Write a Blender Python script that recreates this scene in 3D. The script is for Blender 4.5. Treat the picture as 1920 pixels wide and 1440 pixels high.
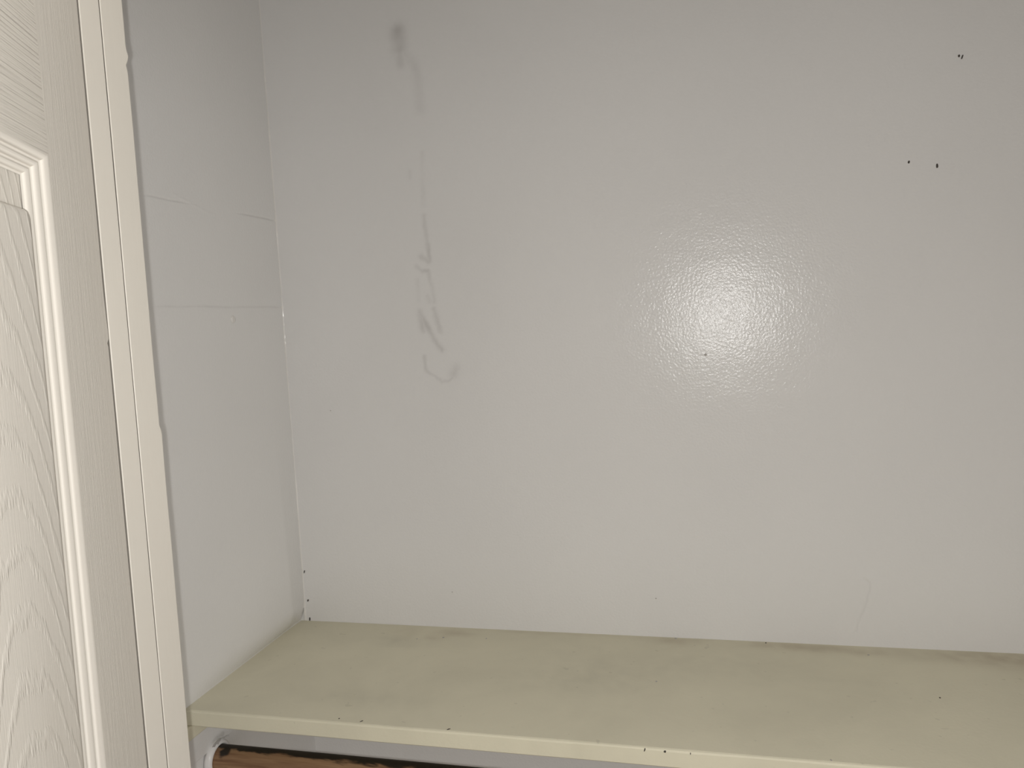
import bpy, bmesh, math, random
from mathutils import Matrix, Vector, noise

random.seed(7)
for o in list(bpy.data.objects):
    bpy.data.objects.remove(o)
scene = bpy.context.scene
COL = scene.collection
H = 1.30                       # height of the shelf top above the floor; z below is measured from the shelf

# ------------------------------------------------------------------ camera
CAM = Vector((0.66082, -1.12853, 0.45217 + H))
YAW, PITCH, ROLL, FPX = -0.262745, -0.0761104, -0.0546926, 1535.12
fw = Vector((math.sin(YAW) * math.cos(PITCH), math.cos(YAW) * math.cos(PITCH), math.sin(PITCH)))
r0 = fw.cross(Vector((0, 0, 1))).normalized()
u0 = r0.cross(fw)
rt = math.cos(ROLL) * r0 + math.sin(ROLL) * u0
up = -math.sin(ROLL) * r0 + math.cos(ROLL) * u0
cam_data = bpy.data.cameras.new('camera')
cam_data.sensor_width = 36
cam_data.lens = FPX / 1920 * 36
cam_data.clip_start = 0.01
cam = bpy.data.objects.new('camera', cam_data)
m = Matrix((rt, up, -fw)).transposed().to_4x4()
m.translation = CAM
cam.matrix_world = m
COL.objects.link(cam)
scene.camera = cam

# ------------------------------------------------------------------ world, lights, exposure
FLASH_W, SKY = 11.5, 1.74
world = bpy.data.worlds.new('world')
scene.world = world
world.use_nodes = True
world.node_tree.nodes['Background'].inputs[0].default_value = (1.0, 0.985, 0.965, 1)
world.node_tree.nodes['Background'].inputs[1].default_value = SKY
vs = scene.view_settings
vs.view_transform = 'Standard'
vs.look = 'None'
vs.gamma = 1
vs.use_curve_mapping = False
vs.exposure = 0.0

fl = bpy.data.lights.new('phone_flash', 'POINT')      # the LED beside the phone's lens
fl.energy = FLASH_W
fl.shadow_soft_size = 0.004
fl.color = (1.0, 0.99, 0.97)
flo = bpy.data.objects.new('phone_flash', fl)
flo.location = CAM - rt * 0.0135 - up * 0.008
COL.objects.link(flo)

# unseen window added on the right for fill light; a portal marks it for the sky light
WY0, WY1, WZ0, WZ1, YB, XR = -3.25, -1.05, 0.55, 2.30, -3.5, 2.5
pt = bpy.data.lights.new('added_window_portal', 'AREA')
pt.shape = 'RECTANGLE'
pt.size, pt.size_y = WY1 - WY0, WZ1 - WZ0
pt.cycles.is_portal = True
pto = bpy.data.objects.new('added_window_portal', pt)
pto.location = (XR + 0.09, (WY0 + WY1) / 2, (WZ0 + WZ1) / 2)
pto.rotation_euler = (math.radians(90), 0, math.radians(90))
COL.objects.link(pto)


# ------------------------------------------------------------------ material helpers
def new_mat(name):
    mt = bpy.data.materials.new(name)
    mt.use_nodes = True
    nt = mt.node_tree
    return mt, nt, nt.nodes, nt.links, nt.nodes['Principled BSDF']


def coords(nt, scale=(1, 1, 1), loc=(0, 0, 0)):
    tc = nt.nodes.new('ShaderNodeTexCoord')
    mp = nt.nodes.new('ShaderNodeMapping')
    mp.inputs['Scale'].default_value = scale
    mp.inputs['Location'].default_value = loc
    nt.links.new(tc.outputs['Object'], mp.inputs['Vector'])
    return mp.outputs['Vector']


def noise_tex(nt, vec, scale, detail=2, rough=0.5, dist=0.0):
    n = nt.nodes.new('ShaderNodeTexNoise')
    n.inputs['Scale'].default_value = scale
    n.inputs['Detail'].default_value = detail
    n.inputs['Roughness'].default_value = rough
    n.inputs['Distortion'].default_value = dist
    nt.links.new(vec, n.inputs['Vector'])
    return n.outputs['Fac']


def ramp(nt, fac, stops):
    r = nt.nodes.new('ShaderNodeValToRGB')
    while len(r.color_ramp.elements) < len(stops):
        r.color_ramp.elements.new(0.5)
    for e, (p, c) in zip(r.color_ramp.elements, stops):
        e.position = p
        e.color = (c, c, c, 1) if not isinstance(c, tuple) else (*c, 1)
    nt.links.new(fac, r.inputs['Fac'])
    return r.outputs['Color']


def mix(nt, fac, a, b):
    n = nt.nodes.new('ShaderNodeMix')
    n.data_type = 'RGBA'
    for sock, v in ((n.inputs[0], fac), (n.inputs[6], a), (n.inputs[7], b)):
        if hasattr(v, 'is_output'):
            nt.links.new(v, sock)
        else:
            sock.default_value = v if not isinstance(v, tuple) else (*v, 1)
    return n.outputs[2]


def math_node(nt, op, a, b=None, c=None):
    n = nt.nodes.new('ShaderNodeMath')
    n.operation = op
    for i, v in enumerate((a, b, c)):
        if v is None:
            continue
        if hasattr(v, 'is_output'):
            nt.links.new(v, n.inputs[i])
        else:
            n.inputs[i].default_value = v
    return n.outputs[0]


def bump(nt, height, dist, strength=1.0, normal=None):
    b = nt.nodes.new('ShaderNodeBump')
    b.inputs['Strength'].default_value = strength
    b.inputs['Distance'].default_value = dist
    nt.links.new(height, b.inputs['Height'])
    if normal is not None:
        nt.links.new(normal, b.inputs['Normal'])
    return b.outputs['Normal']


def attr(nt, name):
    a = nt.nodes.new('ShaderNodeAttribute')
    a.attribute_name = name
    return a.outputs['Fac']


WALL = (0.79, 0.775, 0.755)


def wall_paint(name, rough=0.2, grime=False, peel=0.000125):
    mt, nt, N, L, bs = new_mat(name)
    v = coords(nt)
    mott = noise_tex(nt, v, 2.5, 3, 0.5)
    col = mix(nt, ramp(nt, mott, [(0.3, 0.0), (0.7, 1.0)]), tuple(c * 0.975 for c in WALL), tuple(min(1, c * 1.02) for c in WALL))
    if grime:
        g = attr(nt, 'grime')
        col = mix(nt, g, col, (0.16, 0.13, 0.115))
    L.new(col, bs.inputs['Base Color'])
    bs.inputs['Roughness'].default_value = rough
    bs.inputs['Specular IOR Level'].default_value = 0.25
    h1 = noise_tex(nt, v, 300, 2, 0.5)
    h2 = noise_tex(nt, v, 28, 2, 0.5)
    n1 = bump(nt, h2, 0.0004)
    n2 = bump(nt, h1, peel * 2.6, 1.0, n1)
    L.new(n2, bs.inputs['Normal'])
    return mt


def gloss_paint(name, col, rough=0.35, grain=0.00006, stain=0.03):
    mt, nt, N, L, bs = new_mat(name)
    v = coords(nt)
    nz = noise_tex(nt, v, 9, 4, 0.6)
    c = mix(nt, ramp(nt, nz, [(0.35, 0.0), (0.7, 1.0)]), tuple(x * (1 - stain) for x in col), tuple(x * (1 + stain * 0.5) for x in col))
    L.new(c, bs.inputs['Base Color'])
    bs.inputs['Roughness'].default_value = rough
    bs.inputs['Specular IOR Level'].default_value = 0.4
    v2 = coords(nt, (1, 1, 0.12))
    L.new(bump(nt, noise_tex(nt, v2, 260, 2), grain * 4), bs.inputs['Normal'])
    return mt


M = {}
M['wall'] = wall_paint('wall_paint', grime=True)
M['room'] = wall_paint('room_wall_paint', rough=0.5)
M['caulk'] = gloss_paint('caulk_paint', (0.81, 0.785, 0.745), 0.16, 0.0004)
M['trim'] = gloss_paint('cream_trim_paint', (0.79, 0.745, 0.665), 0.38, 0.00003, 0.02)
M['flange'] = gloss_paint('white_socket_paint', (0.82, 0.80, 0.78), 0.25)
DOOR = (0.81, 0.765, 0.69)


def door_mat(name, kind):
    """moulded white door skin; the wood grain is pressed into the surface, so it is relief"""
    mt, nt, N, L, bs = new_mat(name)
    tc = N.new('ShaderNodeTexCoord')
    sep = N.new('ShaderNodeSeparateXYZ')
    L.new(tc.outputs['Object'], sep.inputs[0])
    sx, sz = sep.outputs['X'], sep.outputs['Z']
    bs.inputs['Base Color'].default_value = (*DOOR, 1)
    bs.inputs['Roughness'].default_value = 0.42
    bs.inputs['Specular IOR Level'].default_value = 0.4
    if kind == 'stile':
        v = coords(nt, (1, 1, 0.035))
        h = noise_tex(nt, v, 900, 3, 0.65)
        h2 = noise_tex(nt, coords(nt, (1, 1, 0.06)), 160, 3, 0.6)
        n = bump(nt, h, 0.00045)
        n = bump(nt, h2, 0.0004, 1.0, n)
    elif kind == 'rail':
        v = coords(nt, (0.02, 1, 1))
        h = noise_tex(nt, v, 420, 1.5, 0.5)
        n = bump(nt, ramp(nt, h, [(0.36, 0.0), (0.64, 1.0)]), 0.0006)
    elif kind == 'panel':
        ds = math_node(nt, 'SUBTRACT', sx, 0.18)
        wob = noise_tex(nt, coords(nt, (1, 1, 0.22)), 26, 3, 0.6)
        wob2 = noise_tex(nt, coords(nt, (1, 1, 0.07)), 420, 3, 0.7)
        q = math_node(nt, 'MULTIPLY', math_node(nt, 'MULTIPLY', ds, ds), 25.0)
        lvl = math_node(nt, 'ADD', sz, q)
        lvl = math_node(nt, 'ADD', lvl, math_node(nt, 'MULTIPLY', wob, 0.05))
        lvl = math_node(nt, 'ADD', lvl, math_node(nt, 'MULTIPLY', wob2, 0.018))
        s = math_node(nt, 'SINE', math_node(nt, 'MULTIPLY', lvl, 2 * math.pi / 0.036))
        s = ramp(nt, math_node(nt, 'MULTIPLY_ADD', s, 0.5, 0.5), [(0.0, 0.0), (0.72, 0.02), (1.0, 1.0)])
        s = math_node(nt, 'MULTIPLY', s, math_node(nt, 'MULTIPLY_ADD', wob2, 1.4, 0.1))
        n = bump(nt, s, 0.00042)
        fine = noise_tex(nt, coords(nt, (1, 1, 0.03)), 700, 2, 0.6)
        n = bump(nt, fine, 0.00018, 1.0, n)
    else:
        n = None
    if n is not None:
        L.new(n, bs.inputs['Normal'])
    return mt


for k in ('stile', 'rail', 'panel', 'moulding'):
    M['door_' + k] = door_mat('door_%s_paint' % k, k)


def shelf_mat():
    mt, nt, N, L, bs = new_mat('cream_shelf_paint')
    base = (0.81, 0.765, 0.595)
    v = coords(nt)
    blot = noise_tex(nt, v, 7, 4, 0.6, 0.4)
    col = mix(nt, ramp(nt, blot, [(0.38, 0.0), (0.68, 1.0)]), base, tuple(c * 0.92 for c in base))
    g = attr(nt, 'grime')
    col = mix(nt, g, col, (0.30, 0.20, 0.12))
    g2 = attr(nt, 'grey')
    col = mix(nt, g2, col, (0.26, 0.25, 0.21))
    spk = ramp(nt, noise_tex(nt, v, 95, 1, 0.3), [(0.765, 0.0), (0.80, 1.0)])
    col = mix(nt, math_node(nt, 'MULTIPLY', spk, 0.14), col, (0.2, 0.17, 0.12))
    L.new(col, bs.inputs['Base Color'])
    bs.inputs['Roughness'].default_value = 0.55
    bs.inputs['Specular IOR Level'].default_value = 0.3
    L.new(bump(nt, noise_tex(nt, v, 220, 2), 0.0002), bs.inputs['Normal'])
    return mt


M['shelf'] = shelf_mat()


def rod_mat():
    mt, nt, N, L, bs = new_mat('brown_rod_wood')
    v = coords(nt, (0.06, 1, 1))
    g = noise_tex(nt, v, 170, 4, 0.6)
    col = mix(nt, ramp(nt, g, [(0.3, 0.0), (0.7, 1.0)]), (0.19, 0.095, 0.048), (0.38, 0.235, 0.125))
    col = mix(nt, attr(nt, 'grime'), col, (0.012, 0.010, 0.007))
    L.new(col, bs.inputs['Base Color'])
    bs.inputs['Roughness'].default_value = 0.5
    L.new(bump(nt, g, 0.0004), bs.inputs['Normal'])
    return mt


M['rod'] = rod_mat()


def plain(name, col, rough=0.6):
    mt, nt, N, L, bs = new_mat(name)
    c = mix(nt, noise_tex(nt, coords(nt), 400, 2), tuple(x * 0.8 for x in col), tuple(x * 1.15 for x in col))
    L.new(c, bs.inputs['Base Color'])
    bs.inputs['Roughness'].default_value = rough
    return mt


M['dark'] = plain('dark_speck', (0.06, 0.05, 0.04))
M['faint'] = plain('faint_speck', (0.48, 0.45, 0.42))
def floor_mat():
    mt, nt, N, L, bs = new_mat('oak_floor')
    g = noise_tex(nt, coords(nt, (1, 0.06, 1)), 40, 4, 0.6)
    L.new(mix(nt, g, (0.25, 0.17, 0.10), (0.36, 0.26, 0.16)), bs.inputs['Base Color'])
    bs.inputs['Roughness'].default_value = 0.4
    return mt


M['floor'] = floor_mat()


# ------------------------------------------------------------------ mesh helpers
def obj(name, bm, mat, parent=None, smooth=False, kind=None):
    me = bpy.data.meshes.new(name)
    bmesh.ops.recalc_face_normals(bm, faces=bm.faces)
    bm.to_mesh(me)
    bm.free()
    me.materials.append(mat)
    if smooth:
        for p in me.polygons:
            p.use_smooth = True
    o = bpy.data.objects.new(name, me)
    COL.objects.link(o)
    if parent is not None:
        o.parent = parent
    if kind:
        o['kind'] = kind
    return o


def tag(o, label, cat, group=None):
    o['label'] = label
    o['category'] = cat
    if group:
        o['group'] = group
    return o


def box(bm, a, b, bev=0.0, seg=2):
    g = bmesh.ops.create_cube(bm, size=1)
    vv = g['verts']
    for v in vv:
        v.co = Vector([a[i] + (v.co[i] + 0.5) * (b[i] - a[i]) for i in range(3)])
    if bev:
        es = list({e for v in vv for e in v.link_edges})
        bmesh.ops.bevel(bm, geom=es, offset=bev, segments=seg, affect='EDGES', profile=0.5)
    return bm


def sgrid(xs, zs, f):
    """sheet of quads; f(a, b) gives the point"""
    bm = bmesh.new()
    rows = [[bm.verts.new(f(x, z)) for x in xs] for z in zs]
    for j in range(len(zs) - 1):
        for i in range(len(xs) - 1):
            bm.faces.new((rows[j][i], rows[j][i + 1], rows[j + 1][i + 1], rows[j + 1][i]))
    return bm, rows


def close_box(bm, rows, push):
    """turn the sheet into a slab: rim and back at an offset"""
    rim = [v for v in rows[0]] + [r[-1] for r in rows[1:]] + [v for v in reversed(rows[-1][:-1])] + [r[0] for r in reversed(rows[1:-1])]
    back = [bm.verts.new(v.co + Vector(push)) for v in rim]
    n = len(rim)
    for i in range(n):
        bm.faces.new((rim[i], back[i], back[(i + 1) % n], rim[(i + 1) % n]))
    bm.faces.new(list(reversed(back)))


def spans(*parts):
    """parts: (start, stop, step) -> sorted coordinates"""
    out = set()
    for a, b, st in parts:
        n = max(1, int(round((b - a) / st)))
        for i in range(n + 1):
            out.add(round(a + (b - a) * i / n, 5))
    return sorted(out)


def set_attr(o, name, f):
    at = o.data.attributes.new(name, 'FLOAT', 'POINT')
    at.data.foreach_set('value', [f(v.co) for v in o.data.vertices])


def segdist(px, pz, a, b):
    dx, dz = b[0] - a[0], b[1] - a[1]
    l2 = dx * dx + dz * dz
    t = 0 if l2 == 0 else max(0, min(1, ((px - a[0]) * dx + (pz - a[1]) * dz) / l2))
    return math.hypot(px - a[0] - t * dx, pz - a[1] - t * dz), t


# ------------------------------------------------------------------ the closet shell
CW = 1.72          # closet width
CE = 1.22          # ceiling above the shelf
FL = -H

# scuffs and smudges on the back wall: (x, z) polylines, half width, strength
STROKES = [
    ([(0.2163, 0.874), (0.2162, 0.852)], 0.0115, 0.25),
    ([(0.2168, 0.853), (0.2172, 0.828)], 0.0070, 0.14),
    ([(0.220, 0.850), (0.240, 0.822), (0.2437, 0.795), (0.2435, 0.760)], 0.0075, 0.085),
    ([(0.2425, 0.700), (0.2405, 0.660), (0.2400, 0.625)], 0.0040, 0.05),
    ([(0.222, 0.676), (0.222, 0.668)], 0.0035, 0.06),
    ([(0.2395, 0.612), (0.2400, 0.595), (0.2430, 0.560)], 0.0034, 0.13),
    ([(0.2430, 0.570), (0.2440, 0.545)], 0.0034, 0.17),
    ([(0.2310, 0.553), (0.2420, 0.545)], 0.0042, 0.16),
    ([(0.2230, 0.540), (0.2310, 0.533), (0.2400, 0.532)], 0.0030, 0.17),
    ([(0.2400, 0.533), (0.2455, 0.505), (0.2475, 0.487)], 0.0032, 0.10),
    ([(0.2230, 0.520), (0.2235, 0.490)], 0.0032, 0.06),
    ([(0.2370, 0.495), (0.2400, 0.488)], 0.0040, 0.07),
    ([(0.2240, 0.474), (0.2330, 0.452), (0.2450, 0.430), (0.2540, 0.417)], 0.0042, 0.19),
    ([(0.2240, 0.468), (0.2270, 0.446)], 0.0048, 0.16),
    ([(0.2460, 0.476), (0.2510, 0.455), (0.2535, 0.443)], 0.0040, 0.13),
    ([(0.2420, 0.433), (0.2480, 0.428)], 0.0030, 0.08),
    ([(0.2265, 0.408), (0.2270, 0.392), (0.2285, 0.386)], 0.0026, 0.12),
    ([(0.2285, 0.386), (0.2400, 0.379), (0.2520, 0.370), (0.2600, 0.3705), (0.2680, 0.375)], 0.0024, 0.14),
    ([(0.2690, 0.381), (0.2740, 0.389)], 0.0072, 0.12),
    ([(0.8190, 0.0920), (0.8270, 0.0850), (0.8265, 0.0750), (0.8235, 0.0640), (0.8190, 0.0490), (0.8140, 0.0350), (0.8085, 0.0190)], 0.0010, 0.06),
]
BOX = [(min(p[0] for p in s[0]) - 3 * s[1], max(p[0] for p in s[0]) + 3 * s[1],
        min(p[1] for p in s[0]) - 3 * s[1], max(p[1] for p in s[0]) + 3 * s[1]) for s in STROKES]


def smudge(co):
    x, z = co.x, co.z - H
    if not ((0.18 < x < 0.31 and 0.33 < z < 0.93) or (0.79 < x < 0.85 and 0 < z < 0.11)):
        return 0.0
    nz = noise.noise(Vector((x * 60, 0, z * 45)))
    x2 = x + 0.0016 * noise.noise(Vector((x * 150, 3, z * 150)))
    z2 = z + 0.0016 * noise.noise(Vector((x * 150, 9, z * 150)))
    g = 0.0
    for (pts, w, s), bb in zip(STROKES, BOX):
        if not (bb[0] < x < bb[1] and bb[2] < z < bb[3]):
            continue
        d = min(segdist(x2, z2, pts[i], pts[i + 1])[0] for i in range(len(pts) - 1))
        g = max(g, s * math.exp(-(d / w) ** 2))
    return max(0.0, g * (1.0 + 0.55 * nz))


def back_y(x, z):
    y = 0.0006 * noise.noise(Vector((x * 4, 1, z * 4)))
    # a shallow scratch
    if 0.79 < x < 0.85 and 0 < z < 0.11:
        pts = STROKES[-1][0]
        d = min(segdist(x, z, pts[i], pts[i + 1])[0] for i in range(len(pts) - 1))
        y += 0.0005 * math.exp(-(d / 0.0012) ** 2) - 0.0003 * math.exp(-((d - 0.004) / 0.002) ** 2)
    # faint board joints that carry round from the left wall
    if x < 0.12:
        fade = max(0, 1 - max(x, 0) / 0.10)
        for zc in (0.6245, 0.4935):
            y += 0.00035 * fade * math.exp(-((z - zc) / 0.0014) ** 2)
    return y


xs = spans((-0.04, 0.0, 0.02), (0, 0.19, 0.012), (0.19, 0.30, 0.0014), (0.30, 0.795, 0.05), (0.795, 0.84, 0.0012), (0.84, CW, 0.06))
zs = spans((FL, 0.0, 0.1), (0.0, 0.10, 0.0016), (0.10, 0.355, 0.03), (0.355, 0.90, 0.0016), (0.90, CE, 0.05))
bm, rows = sgrid(xs, zs, lambda x, z: Vector((x, back_y(x, z), z + H)))
close_box(bm, rows, (0, 0.08, 0))
wall_back = obj('wall_back', bm, M['wall'], smooth=True, kind='structure')
set_attr(wall_back, 'grime', smudge)

# left wall: invented undercut above the shelf, shaped to shade the wall, two hairline joints
JY = -0.541        # inner face of the front partition


def left_x(y, z):
    x = 0.0005 * noise.noise(Vector((7, y * 6, z * 6)))
    a = max(0.0, min(1.0, (y + 0.31) / 0.26))
    if z > -0.001:
        out = 0.0080 * max(0.0, min(1.0, -y / 0.05))
        if z < 0.034:
            x += a * (out - (out + 0.0090) * (1 - max(z, 0) / 0.034) ** 2)
        else:
            t = max(0.0, min(1.0, (0.36 - z) / 0.326))
            x += a * out * t * t * (3 - 2 * t)
    for zc, seg in ((0.6245, ((-0.30, -0.19, 0.9), (-0.11, 0.01, 1.0))), (0.4935, ((-0.30, 0.01, 0.55),))):
        for y0, y1, s in seg:
            if y0 < y < y1:
                w = zc + 0.0012 * noise.noise(Vector((y * 30, zc, 0)))
                e = min(1, (y - y0) / 0.02, (y1 - y) / 0.02)
                x -= 0.0009 * s * e * math.exp(-((z - w) / 0.0013) ** 2)
    if -0.235 < y < -0.16:          # torn plaster along the upper joint
        w = 0.632 + (y + 0.235) * -0.22
        x += 0.0012 * math.exp(-((z - w) / 0.0016) ** 2) * max(0, noise.noise(Vector((y * 120, 2, 1))) + 0.35)
    return x


def left_grime(co):
    y, z = co.y, co.z - H
    g = 0.0
    for zc, seg in ((0.6245, ((-0.29, -0.20, 0.10), (-0.10, 0.01, 0.16))), (0.4935, ((-0.29, 0.01, 0.09),))):
        for y0, y1, s in seg:
            if y0 < y < y1:
                w = zc + 0.0012 * noise.noise(Vector((y * 30, zc, 0)))
                e = min(1, (y - y0) / 0.02, (y1 - y) / 0.03)
                g = max(g, s * e * math.exp(-((z - w) / 0.0012) ** 2) * (0.8 + 0.6 * noise.noise(Vector((y * 60, 0, zc)))))
    d = math.hypot((y + 0.02) / 0.006, (z - 0.183) / 0.013)
    g = max(g, 0.07 * math.exp(-d * d))
    return max(0, g)


ys = spans((JY - 0.06, -0.31, 0.03), (-0.31, 0.0, 0.004), (0.0, 0.02, 0.02))
zs = spans((FL, -0.1, 0.1), (-0.1, -0.002, 0.02), (-0.0019, 0.04, 0.002), (0.04, 0.485, 0.04), (0.485, 0.502, 0.0007), (0.502, 0.612, 0.02), (0.612, 0.637, 0.0007), (0.637, CE, 0.06))
bm, rows = sgrid(ys, zs, lambda y, z: Vector((left_x(y, z), y, z + H)))
close_box(bm, rows, (-0.08, 0, 0))
wall_left = obj('wall_left', bm, M['wall'], smooth=True, kind='structure')
set_attr(wall_left, 'grime', left_grime)

# filled nail head on the left wall
bm = bmesh.new()
bmesh.ops.create_uvsphere(bm, u_segments=14, v_segments=8, radius=1)
for v in bm.verts:
    v.co = Vector((v.co.x * 0.0016, -0.132 + v.co.y * 0.0055, 0.476 + H + v.co.z * 0.0055))
obj('filled_nail', bm, M['caulk'], wall_left, True)

# caulk bead up the inside corner
bm = bmesh.new()
prev = None
z = 0.001
while z < CE:
    r = 0.0040 + 0.0011 * noise.noise(Vector((z * 22, 5, 0))) + 0.0012 * noise.noise(Vector((z * 170, 8, 0)))
    ring = []
    for k in range(6):
        a = k / 5 * math.pi / 2
        ring.append(bm.verts.new((-0.0005 + r * (1 - math.sin(a)) , 0.0008 - r * (1 - math.cos(a)), z + H)))
    if prev:
        for k in range(5):
            bm.faces.new((prev[k], prev[k + 1], ring[k + 1], ring[k]))
    prev = ring
    z += 0.0035
obj('caulk_bead', bm, M['caulk'], wall_back, True)


def speck(name, loc, sx, sy, sz, rot, mat, parent, seed=0):
    """small irregular blob pressed on a surface"""
    rnd = random.Random(seed)
    bm = bmesh.new()
    bmesh.ops.create_icosphere(bm, subdivisions=2, radius=1)
    for v in bm.verts:
        k = 1 + 0.28 * noise.noise(v.co * 1.7 + Vector((seed * 3.1, 0, 0)))
        v.co = Vector((v.co.x * sx * k, v.co.y * sy * k, v.co.z * sz * k))
    bm.transform(Matrix.Translation(loc) @ rot)
    return obj(name, bm, mat, parent, True)


# nail holes and dark specks in the back wall
for i, (x, z, w, h, tilt) in enumerate(((0.9399, 0.7430, 0.0013, 0.0016, 0), (0.9433, 0.7413, 0.0009, 0.0028, 0.35),
                                        (0.8822, 0.6223, 0.0013, 0.0018, 0.2), (0.9140, 0.6145, 0.0013, 0.0030, 0),
                                        (0.6283, 0.3936, 0.0016, 0.0018, 0), (0.5487, 0.0553, 0.0010, 0.0008, 0),
                                        (0.2474, 0.0544, 0.0008, 0.0008, 0), (0.0689, 0.3318, 0.0008, 0.0008, 0),
                                        (0.0072, 0.0030, 0.0012, 0.0032, 0.1), (0.0066, 0.0330, 0.0011, 0.0020, 0.4),
                                        (0.0040, 0.0790, 0.0008, 0.0026, 0.3))):
    speck('nail_hole', Vector((x, -0.0004 if x > 0.02 else -0.0008, z + H)), w, 0.0007, h, Matrix.Rotation(tilt, 4, 'Y'), M['faint'] if 4 <= i <= 7 else M['dark'], wall_back, i)

# the rest of the shell
XL = -1.1          # the room in front of the closet
OX0, OX1, OZ = 0.165, 1.56, 0.80      # opening in the partition
PY0 = -0.5925                          # room face of the partition
bm = box(bmesh.new(), (CW, PY0, 0), (CW + 0.08, 0, CE + H))
obj('wall_right', bm, M['room'], kind='structure')
bm = box(bmesh.new(), (XL - 0.1, YB - 0.1, -0.1), (XR + 0.1, 0.1, 0))
obj('floor', bm, M['floor'], kind='structure')
bm = box(bmesh.new(), (XL - 0.1, YB - 0.1, CE + H), (XR + 0.1, 0.1, CE + H + 0.1))
obj('ceiling', bm, M['room'], kind='structure')
bm = bmesh.new()
box(bm, (XL, PY0, 0), (OX0, JY + 0.0, CE + H))
box(bm, (OX1, PY0, 0), (XR, JY, CE + H))
box(bm, (OX0, PY0, OZ + H), (OX1, JY, CE + H))
obj('wall_front', bm, M['room'], kind='structure')
bm = box(bmesh.new(), (XL - 0.1, YB - 0.1, 0), (XL, PY0, CE + H))
obj('wall_room_left', bm, M['room'], kind='structure')
bm = bmesh.new()
box(bm, (XR, YB - 0.1, 0), (XR + 0.1, PY0, WZ0))
box(bm, (XR, YB - 0.1, WZ1), (XR + 0.1, PY0, CE + H))
box(bm, (XR, YB - 0.1, WZ0), (XR + 0.1, WY0, WZ1))
box(bm, (XR, WY1, WZ0), (XR + 0.1, PY0, WZ1))
obj('wall_room_right', bm, M['room'], kind='structure')
bm = box(bmesh.new(), (XL, YB - 0.1, 0), (XR, YB, CE + H))
obj('wall_behind', bm, M['room'], kind='structure')
win = bpy.data.objects.new('added_window_1', None)  # added window, out of view, brings soft fill into the closet
win.location = (XR + 0.05, (WY0 + WY1) / 2, WZ0)
win.rotation_euler = (0, 0, math.radians(90))
win['kind'] = 'structure'
COL.objects.link(win)
ww, wh = (WY1 - WY0) / 2, WZ1 - WZ0
for a, b in (((-ww, -0.025, 0), (-ww + 0.05, 0.025, wh)), ((ww - 0.05, -0.025, 0), (ww, 0.025, wh)),
             ((-ww + 0.05, -0.025, 0), (ww - 0.05, 0.025, 0.05)), ((-ww + 0.05, -0.025, wh - 0.05), (ww - 0.05, 0.025, wh)),
             ((-0.025, -0.025, 0.05), (0.025, 0.025, wh - 0.05))):
    obj('added_window_frame', box(bmesh.new(), a, b, 0.003), M['flange'], win)

# ------------------------------------------------------------------ door lining: two painted boards side by side
XJ = 0.195


def lining(name, y0, y1, edge, undercut, mat):
    """upright board whose face looks across the opening; edge(z) shifts its inner edge, the outer side is cut back"""
    zz = spans((FL, 0.05, 0.15), (0.05, OZ, 0.004))
    bm = bmesh.new()
    prev = None
    r = 0.0016
    for z in zz:
        e = edge(z)
        w = 0.0003 * noise.noise(Vector((z * 9, y0 * 50, 0)))
        prof = [(XJ - 0.030, y0 + undercut), (XJ - 0.0006, y0 + w), (XJ, y0 + 0.0007 + w),
                (XJ, y1 + e - r), (XJ - 0.25 * r, y1 + e - 0.4 * r), (XJ - r * 0.9, y1 + e), (XJ - 0.030, y1 + e)]
        ring = [bm.verts.new((x, y, z + H)) for x, y in prof]
        if prev:
            for k in range(len(prof)):
                k2 = (k + 1) % len(prof)
                bm.faces.new((prev[k], prev[k2], ring[k2], ring[k]))
        else:
            bm.faces.new(ring)
        prev = ring
    bm.faces.new(list(reversed(prev)))
    return obj(name, bm, mat, kind='structure')


def stop_edge(z):
    e = 0.0006 * noise.noise(Vector((z * 14, 4, 0)))
    if z < 0.377:
        e += 0.0016
    elif z < 0.381:
        e += 0.0016 * (0.381 - z) / 0.004 - 0.0006
    else:
        e -= 0.0008
    if 0.672 < z < 0.694:            # chipped corner
        e += 0.0022 * math.exp(-((z - 0.684) / 0.004) ** 2) - 0.0016 * math.exp(-((z - 0.676) / 0.003) ** 2)
    return e


lining('trim_1', -0.5697, -0.5425, stop_edge, 0.026, M['trim'])
lining('trim_2', -0.5920, -0.5701, lambda z: 0.0002 * noise.noise(Vector((z * 20, 1, 1))), 0.0212, M['trim'])
# head of the opening, out of the photograph's view
bm = box(bmesh.new(), (OX0, -0.592, OZ + H - 0.03), (OX1, -0.5425, OZ + H), 0.0015)
obj('trim_3', bm, M['trim'], kind='structure')
bm = box(bmesh.new(), (OX1 - 0.03, -0.592, 0), (OX1, -0.5425, OZ + H - 0.03), 0.0015)
obj('trim_4', bm, M['trim'], kind='structure')

# ------------------------------------------------------------------ the door leaf, folded open
ED = Vector((0.195, -0.5938, H))
door = bpy.data.objects.new('door_1', None)
door.location = ED
door.rotation_euler = (0, 0, math.atan2(-0.9156, 0.402))
door['kind'] = 'structure'
COL.objects.link(door)
DW, DT = 0.36, 0.034
ST = 0.0855                              # stile width
ZT, ZB = 0.765, -H + 0.012
PANELS = ((-0.36, 0.5785), (-1.13, -0.56))


def door_edge(z):
    e = 0.0004 * noise.noise(Vector((z * 10, 3, 7)))
    if 0.448 < z < 0.49:
        e += 0.0022 * max(0, min(1, (0.49 - z) / 0.03)) * (1 if z > 0.4545 else 0)
        e -= 0.0016 * math.exp(-((z - 0.4525) / 0.002) ** 2)
    return e


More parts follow.
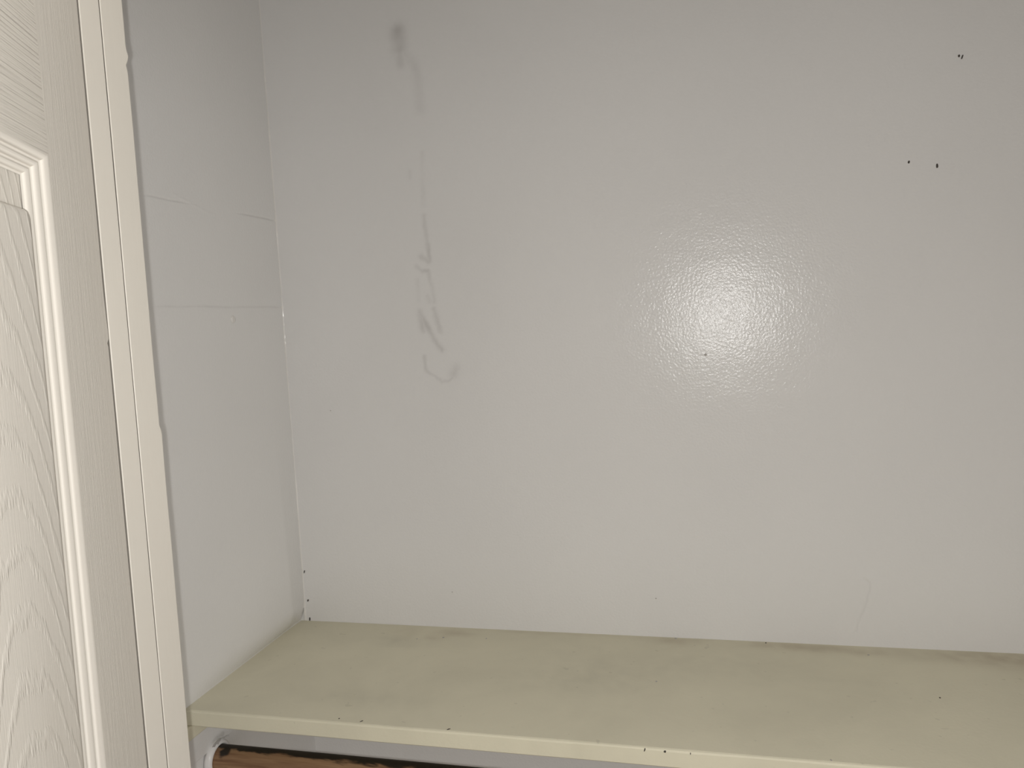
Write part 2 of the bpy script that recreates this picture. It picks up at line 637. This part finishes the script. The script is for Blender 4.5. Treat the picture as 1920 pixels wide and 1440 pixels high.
def stile(x0, x1, edged):
    zz = spans((ZB, 0.05, 0.1), (0.05, ZT, 0.003)) if edged else [ZB, ZT]
    bm = bmesh.new()
    prev = None
    r = 0.0012
    for z in zz:
        e = -door_edge(z) if edged else 0
        prof = [(x0 + e, -DT), (x0 + e, -r), (x0 + e + r * 0.3, -r * 0.3), (x0 + e + r, 0), (x1 - (0 if edged else r), 0), (x1, 0 if edged else -r), (x1, -DT)]
        ring = [bm.verts.new((a, b, z)) for a, b in prof]
        if prev:
            for k in range(len(prof)):
                k2 = (k + 1) % len(prof)
                bm.faces.new((prev[k], prev[k2], ring[k2], ring[k]))
        else:
            bm.faces.new(ring)
        prev = ring
    bm.faces.new(list(reversed(prev)))
    return obj('stile', bm, M['door_stile'], door)


stile(0.0, ST, True)
stile(DW - ST, DW, False)
for z0, z1 in ((PANELS[0][1], ZT), (PANELS[1][1], PANELS[0][0]), (ZB, PANELS[1][0])):
    bm = box(bmesh.new(), (ST, -DT, z0), (DW - ST, 0.0, z1))
    obj('rail', bm, M['door_rail'], door)

PROF = [(0, 0), (0.6, 0.0), (1.6, 0.5), (2.8, 1.7), (3.9, 3.4), (4.5, 4.5), (4.9, 4.9), (5.3, 4.9), (5.8, 4.6), (6.6, 4.8), (7.8, 5.9), (8.9, 7.6),
        (9.4, 8.6), (9.8, 8.9), (10.2, 8.9), (10.7, 8.6), (11.5, 8.9), (12.7, 10.0), (13.7, 11.5), (14.3, 12.5), (15.2, 12.9)]
for z0, z1 in PANELS:
    obj('back_skin', box(bmesh.new(), (ST, -DT, z0), (DW - ST, -DT + 0.004, z1)), M['door_moulding'], door)
    # pressed moulding round the panel, mitred at the corners
    bm = bmesh.new()
    loops = []
    for t, d in PROF:
        t, d = t / 1000, d / 1000
        loops.append([bm.verts.new((a, -d, b)) for a, b in ((ST + t, z0 + t), (DW - ST - t, z0 + t), (DW - ST - t, z1 - t), (ST + t, z1 - t))])
    for a, b in zip(loops, loops[1:]):
        for k in range(4):
            bm.faces.new((a[k], a[(k + 1) % 4], b[(k + 1) % 4], b[k]))
    mo = obj('moulding', bm, M['door_moulding'], door, True)
    mo.data.set_sharp_from_angle(angle=math.radians(60))
    # recessed ground and raised field
    bm = bmesh.new()
    loops = []

    def rounded(tx, tz, r, d):
        out = []
        x0, x1, a0, a1 = ST + tx, DW - ST - tx, z0 + tz, z1 - tz
        for cx, cz, st in ((x0 + r, a0 + r, math.pi), (x1 - r, a0 + r, 1.5 * math.pi), (x1 - r, a1 - r, 0), (x0 + r, a1 - r, 0.5 * math.pi)):
            for k in range(7):
                an = st + k / 6 * math.pi / 2
                out.append(bm.verts.new((cx + r * math.cos(an), -d, cz + r * math.sin(an))))
        return out
    for tx, tz, r, d in ((0.0148, 0.0148, 0.0004, 0.0132), (0.0285, 0.0370, 0.0040, 0.0130), (0.0290, 0.0382, 0.0045, 0.0100), (0.0294, 0.0400, 0.0046, 0.0052),
                         (0.0300, 0.0410, 0.0048, 0.0038), (0.0312, 0.0422, 0.0050, 0.0031), (0.0340, 0.0450, 0.0050, 0.0030)):
        loops.append(rounded(tx, tz, r, d))
    n = len(loops[0])
    for a, b in zip(loops, loops[1:]):
        for k in range(n):
            bm.faces.new((a[k], a[(k + 1) % n], b[(k + 1) % n], b[k]))
    bm.faces.new(loops[-1])
    pn = obj('panel', bm, M['door_panel'], door, True)
    pn.data.set_sharp_from_angle(angle=math.radians(35))

# ------------------------------------------------------------------ shelf
SD, STK = 0.300, 0.0200
SX0, SX1 = -0.0092, CW - 0.001


def front_y(x):
    return -SD + 0.0006 * noise.noise(Vector((x * 9, 2, 0)))


sxs = spans((SX0, 1.15, 0.006), (1.15, SX1, 0.05))
prof_n = 44
bm = bmesh.new()
prev = None
for x in sxs:
    fy = front_y(x)
    back = 0.0
    pts = [(back, -STK), (back, 0)]
    for k in range(1, 40):
        pts.append((back + (fy + 0.004 - back) * k / 40, 0.0))
    rr = 0.0026 + 0.0006 * noise.noise(Vector((x * 14, 7, 0)))
    pts += [(fy + rr, 0.0), (fy + rr * 0.3, -rr * 0.3), (fy, -rr), (fy, -STK + 0.0012), (fy + 0.0012, -STK)]
    ring = [bm.verts.new((x, y, z + H)) for y, z in pts]
    if prev:
        for k in range(len(pts)):
            k2 = (k + 1) % len(pts)
            bm.faces.new((prev[k], prev[k2], ring[k2], ring[k]))
    else:
        bm.faces.new(ring)
    prev = ring
bm.faces.new(list(reversed(prev)))
shelf = obj('closet_shelf', bm, M['shelf'])
tag(shelf, 'long cream painted wooden shelf with grimy back edge spanning the closet', 'shelf')

SPOTS = [(0.255, -0.022, 0.030, 0.012, 0.28), (0.235, -0.040, 0.012, 0.008, 0.22), (0.570, -0.012, 0.030, 0.012, 0.28), (0.185, -0.03, 0.02, 0.02, 0.12),
         (0.72, -0.012, 0.05, 0.012, 0.30), (0.79, -0.018, 0.06, 0.012, 0.28), (0.96, -0.020, 0.08, 0.022, 0.34), (1.05, -0.05, 0.06, 0.05, 0.25), (0.40, -0.004, 0.14, 0.006, 0.12)]
GREYS = [(0.185, -0.062, 0.05, 0.018, 0.16), (0.49, -0.125, 0.09, 0.055, 0.12), (0.42, -0.17, 0.10, 0.03, 0.08), (0.20, -0.235, 0.10, 0.02, 0.10),
         (0.66, -0.09, 0.09, 0.05, 0.09), (0.10, -0.20, 0.03, 0.03, 0.06)]


def spot_field(spots, seed):
    def f(co):
        if co.z < H - 0.001:
            return 0.0
        g = 0.0
        wx = co.x + 0.010 * noise.noise(Vector((co.x * 30, co.y * 30, seed)))
        wy = co.y + 0.006 * noise.noise(Vector((co.x * 30, co.y * 30, seed + 5)))
        for x, y, sx, sy, s in spots:
            d = ((wx - x) / sx) ** 2 + ((wy - y) / sy) ** 2
            if d < 9:
                g += s * math.exp(-d)
        return max(0.0, min(1.0, g * (0.85 + 0.6 * noise.noise(Vector((co.x * 70, co.y * 70, seed + 9))))))
    return f


set_attr(shelf, 'grime', spot_field(SPOTS, 1.0))
set_attr(shelf, 'grey', spot_field(GREYS, 4.0))

# chips and crumbs stuck in the shelf paint
for i, (x, y, a, b, rz) in enumerate(((0.3372, -0.2953, 0.0007, 0.0024, -0.7), (0.5560, -0.2998, 0.0009, 0.0022, 0.3), (0.5770, -0.2995, 0.0018, 0.0016, 0), (0.6030, -0.2993, 0.0010, 0.0014, 0.2),
                                      (0.8734, -0.1401, 0.0010, 0.0013, 0), (0.2000, -0.2911, 0.0008, 0.0011, 0), (0.2296, -0.293, 0.0006, 0.0022, -0.7), (0.6900, -0.004, 0.0009, 0.0016, 0),
                                      (0.2400, -0.040, 0.0016, 0.0018, 0.5), (0.2030, -0.050, 0.0010, 0.0014, 0.2), (0.3040, -0.036, 0.0010, 0.0014, 0.2), (0.8150, -0.028, 0.0014, 0.0014, 0),
                                      (0.5550, -0.142, 0.0012, 0.0016, 0), (0.57, -0.003, 0.0020, 0.0016, 0), (0.74, -0.2955, 0.0008, 0.0018, 0.3))):
    speck('paint_chip', Vector((x + 0.004, y if y > -0.299 else -0.2994, H + 0.0001 if y > -0.299 else H - 0.0030)), a, b if y > -0.299 else 0.0010, 0.0006 if y > -0.299 else b,
          Matrix.Rotation(rz, 4, 'Z' if y > -0.299 else 'Y'), M['faint'] if 7 < i < 15 else M['dark'], shelf, i + 40)

# ------------------------------------------------------------------ under the shelf: cleats, socket, rod
bm = box(bmesh.new(), (-0.0005, -0.315, H - 0.0375), (0.008, -0.002, H - STK), 0.002, 3)
cleat = obj('shelf_cleat', bm, M['shelf'])
tag(cleat, 'narrow cream batten fixed to the left wall under the shelf end', 'batten')
bm = box(bmesh.new(), (-0.0005, -0.330, H - 0.0714), (0.0040, 0.0, H - 0.0375), 0.0008, 2)
bd = obj('backing_board', bm, M['wall'])
tag(bd, 'thin painted board on the left wall behind the rod socket', 'board')

RY, RZ, RR = -0.2515, -0.0880, 0.0178
prof = [(0.0018, 0.0), (0.0018, 0.0240), (0.0045, 0.0246), (0.0062, 0.0244), (0.0085, 0.0236), (0.0102, 0.0220), (0.0110, 0.0200), (0.0108, 0.0188), (0.0095, 0.0182), (0.0050, 0.0180), (0.0050, 0.0)]
bm = bmesh.new()
NS = 56
rings = []
for x, r in prof:
    if r == 0:
        rings.append([bm.verts.new((x, RY, RZ + H))])
        continue
    rings.append([bm.verts.new((x, RY + r * math.cos(2 * math.pi * k / NS), RZ + H + r * math.sin(2 * math.pi * k / NS))) for k in range(NS)])
for a, b in zip(rings, rings[1:]):
    for k in range(NS):
        k2 = (k + 1) % NS
        if len(a) == 1:
            bm.faces.new((a[0], b[k], b[k2]))
        elif len(b) == 1:
            bm.faces.new((a[k], a[k2], b[0]))
        else:
            bm.faces.new((a[k], a[k2], b[k2], b[k]))
sock = obj('rod_socket', bm, M['flange'], smooth=True)
tag(sock, 'round white painted wall socket holding the end of the wooden rod', 'rod socket')
# torn paint curling above the socket
bm = bmesh.new()
pts = []
for j in range(5):
    row = []
    for i in range(9):
        s = i / 8
        a = math.radians(58 + 62 * (1 - s))
        lift = 0.0250 + 0.0016 * j + 0.0016 * noise.noise(Vector((i * 0.8, j * 0.9, 3)))
        row.append((0.0075 + 0.0022 * j + 0.0015 * noise.noise(Vector((i * 0.7, j, 8))), RY + lift * math.cos(a), RZ + H + lift * math.sin(a) - 0.0006 * j))
    pts.append(row)
vv = [[bm.verts.new(p) for p in row] for row in pts]
for j in range(4):
    for i in range(8):
        if (i, j) in ((0, 3), (3, 3), (4, 3), (7, 3)):
            continue
        bm.faces.new((vv[j][i], vv[j][i + 1], vv[j + 1][i + 1], vv[j + 1][i]))
bmesh.ops.solidify(bm, geom=bm.faces[:], thickness=0.0006)
obj('peeling_paint', bm, M['flange'], sock)

RX1 = CW - 0.006
rxs = spans((0.0056, 0.06, 0.0015), (0.06, 0.62, 0.004), (0.62, RX1, 0.05))
NR = 120
bm = bmesh.new()
prev = None
for x in rxs:
    ring = [bm.verts.new((x, RY + RR * math.cos(2 * math.pi * k / NR), RZ + H + RR * math.sin(2 * math.pi * k / NR))) for k in range(NR)]
    if prev:
        for k in range(NR):
            k2 = (k + 1) % NR
            bm.faces.new((prev[k], prev[k2], ring[k2], ring[k]))
    else:
        bm.faces.new(ring)
    prev = ring
bm.faces.new(list(reversed(prev)))
rod = obj('closet_rod', bm, M['rod'], smooth=True)
tag(rod, 'brown wooden hanging rod with black worn stain along its top under the shelf', 'rod')


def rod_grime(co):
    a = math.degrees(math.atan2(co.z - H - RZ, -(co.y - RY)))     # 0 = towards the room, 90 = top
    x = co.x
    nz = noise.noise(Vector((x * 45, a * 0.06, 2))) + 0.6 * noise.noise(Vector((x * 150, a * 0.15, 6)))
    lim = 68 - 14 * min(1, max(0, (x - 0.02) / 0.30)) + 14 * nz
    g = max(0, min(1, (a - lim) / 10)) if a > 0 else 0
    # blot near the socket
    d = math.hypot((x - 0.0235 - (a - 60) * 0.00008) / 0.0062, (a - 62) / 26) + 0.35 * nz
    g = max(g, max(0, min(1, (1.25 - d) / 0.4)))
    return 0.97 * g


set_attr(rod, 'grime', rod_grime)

# socket at the far end of the rod
s2 = sock.copy()
s2.location = (CW + 0.0, 2 * RY, 0)
s2.rotation_euler = (0, 0, math.pi)
tag(s2, 'round white painted wall socket on the right closet wall', 'rod socket')
COL.objects.link(s2)
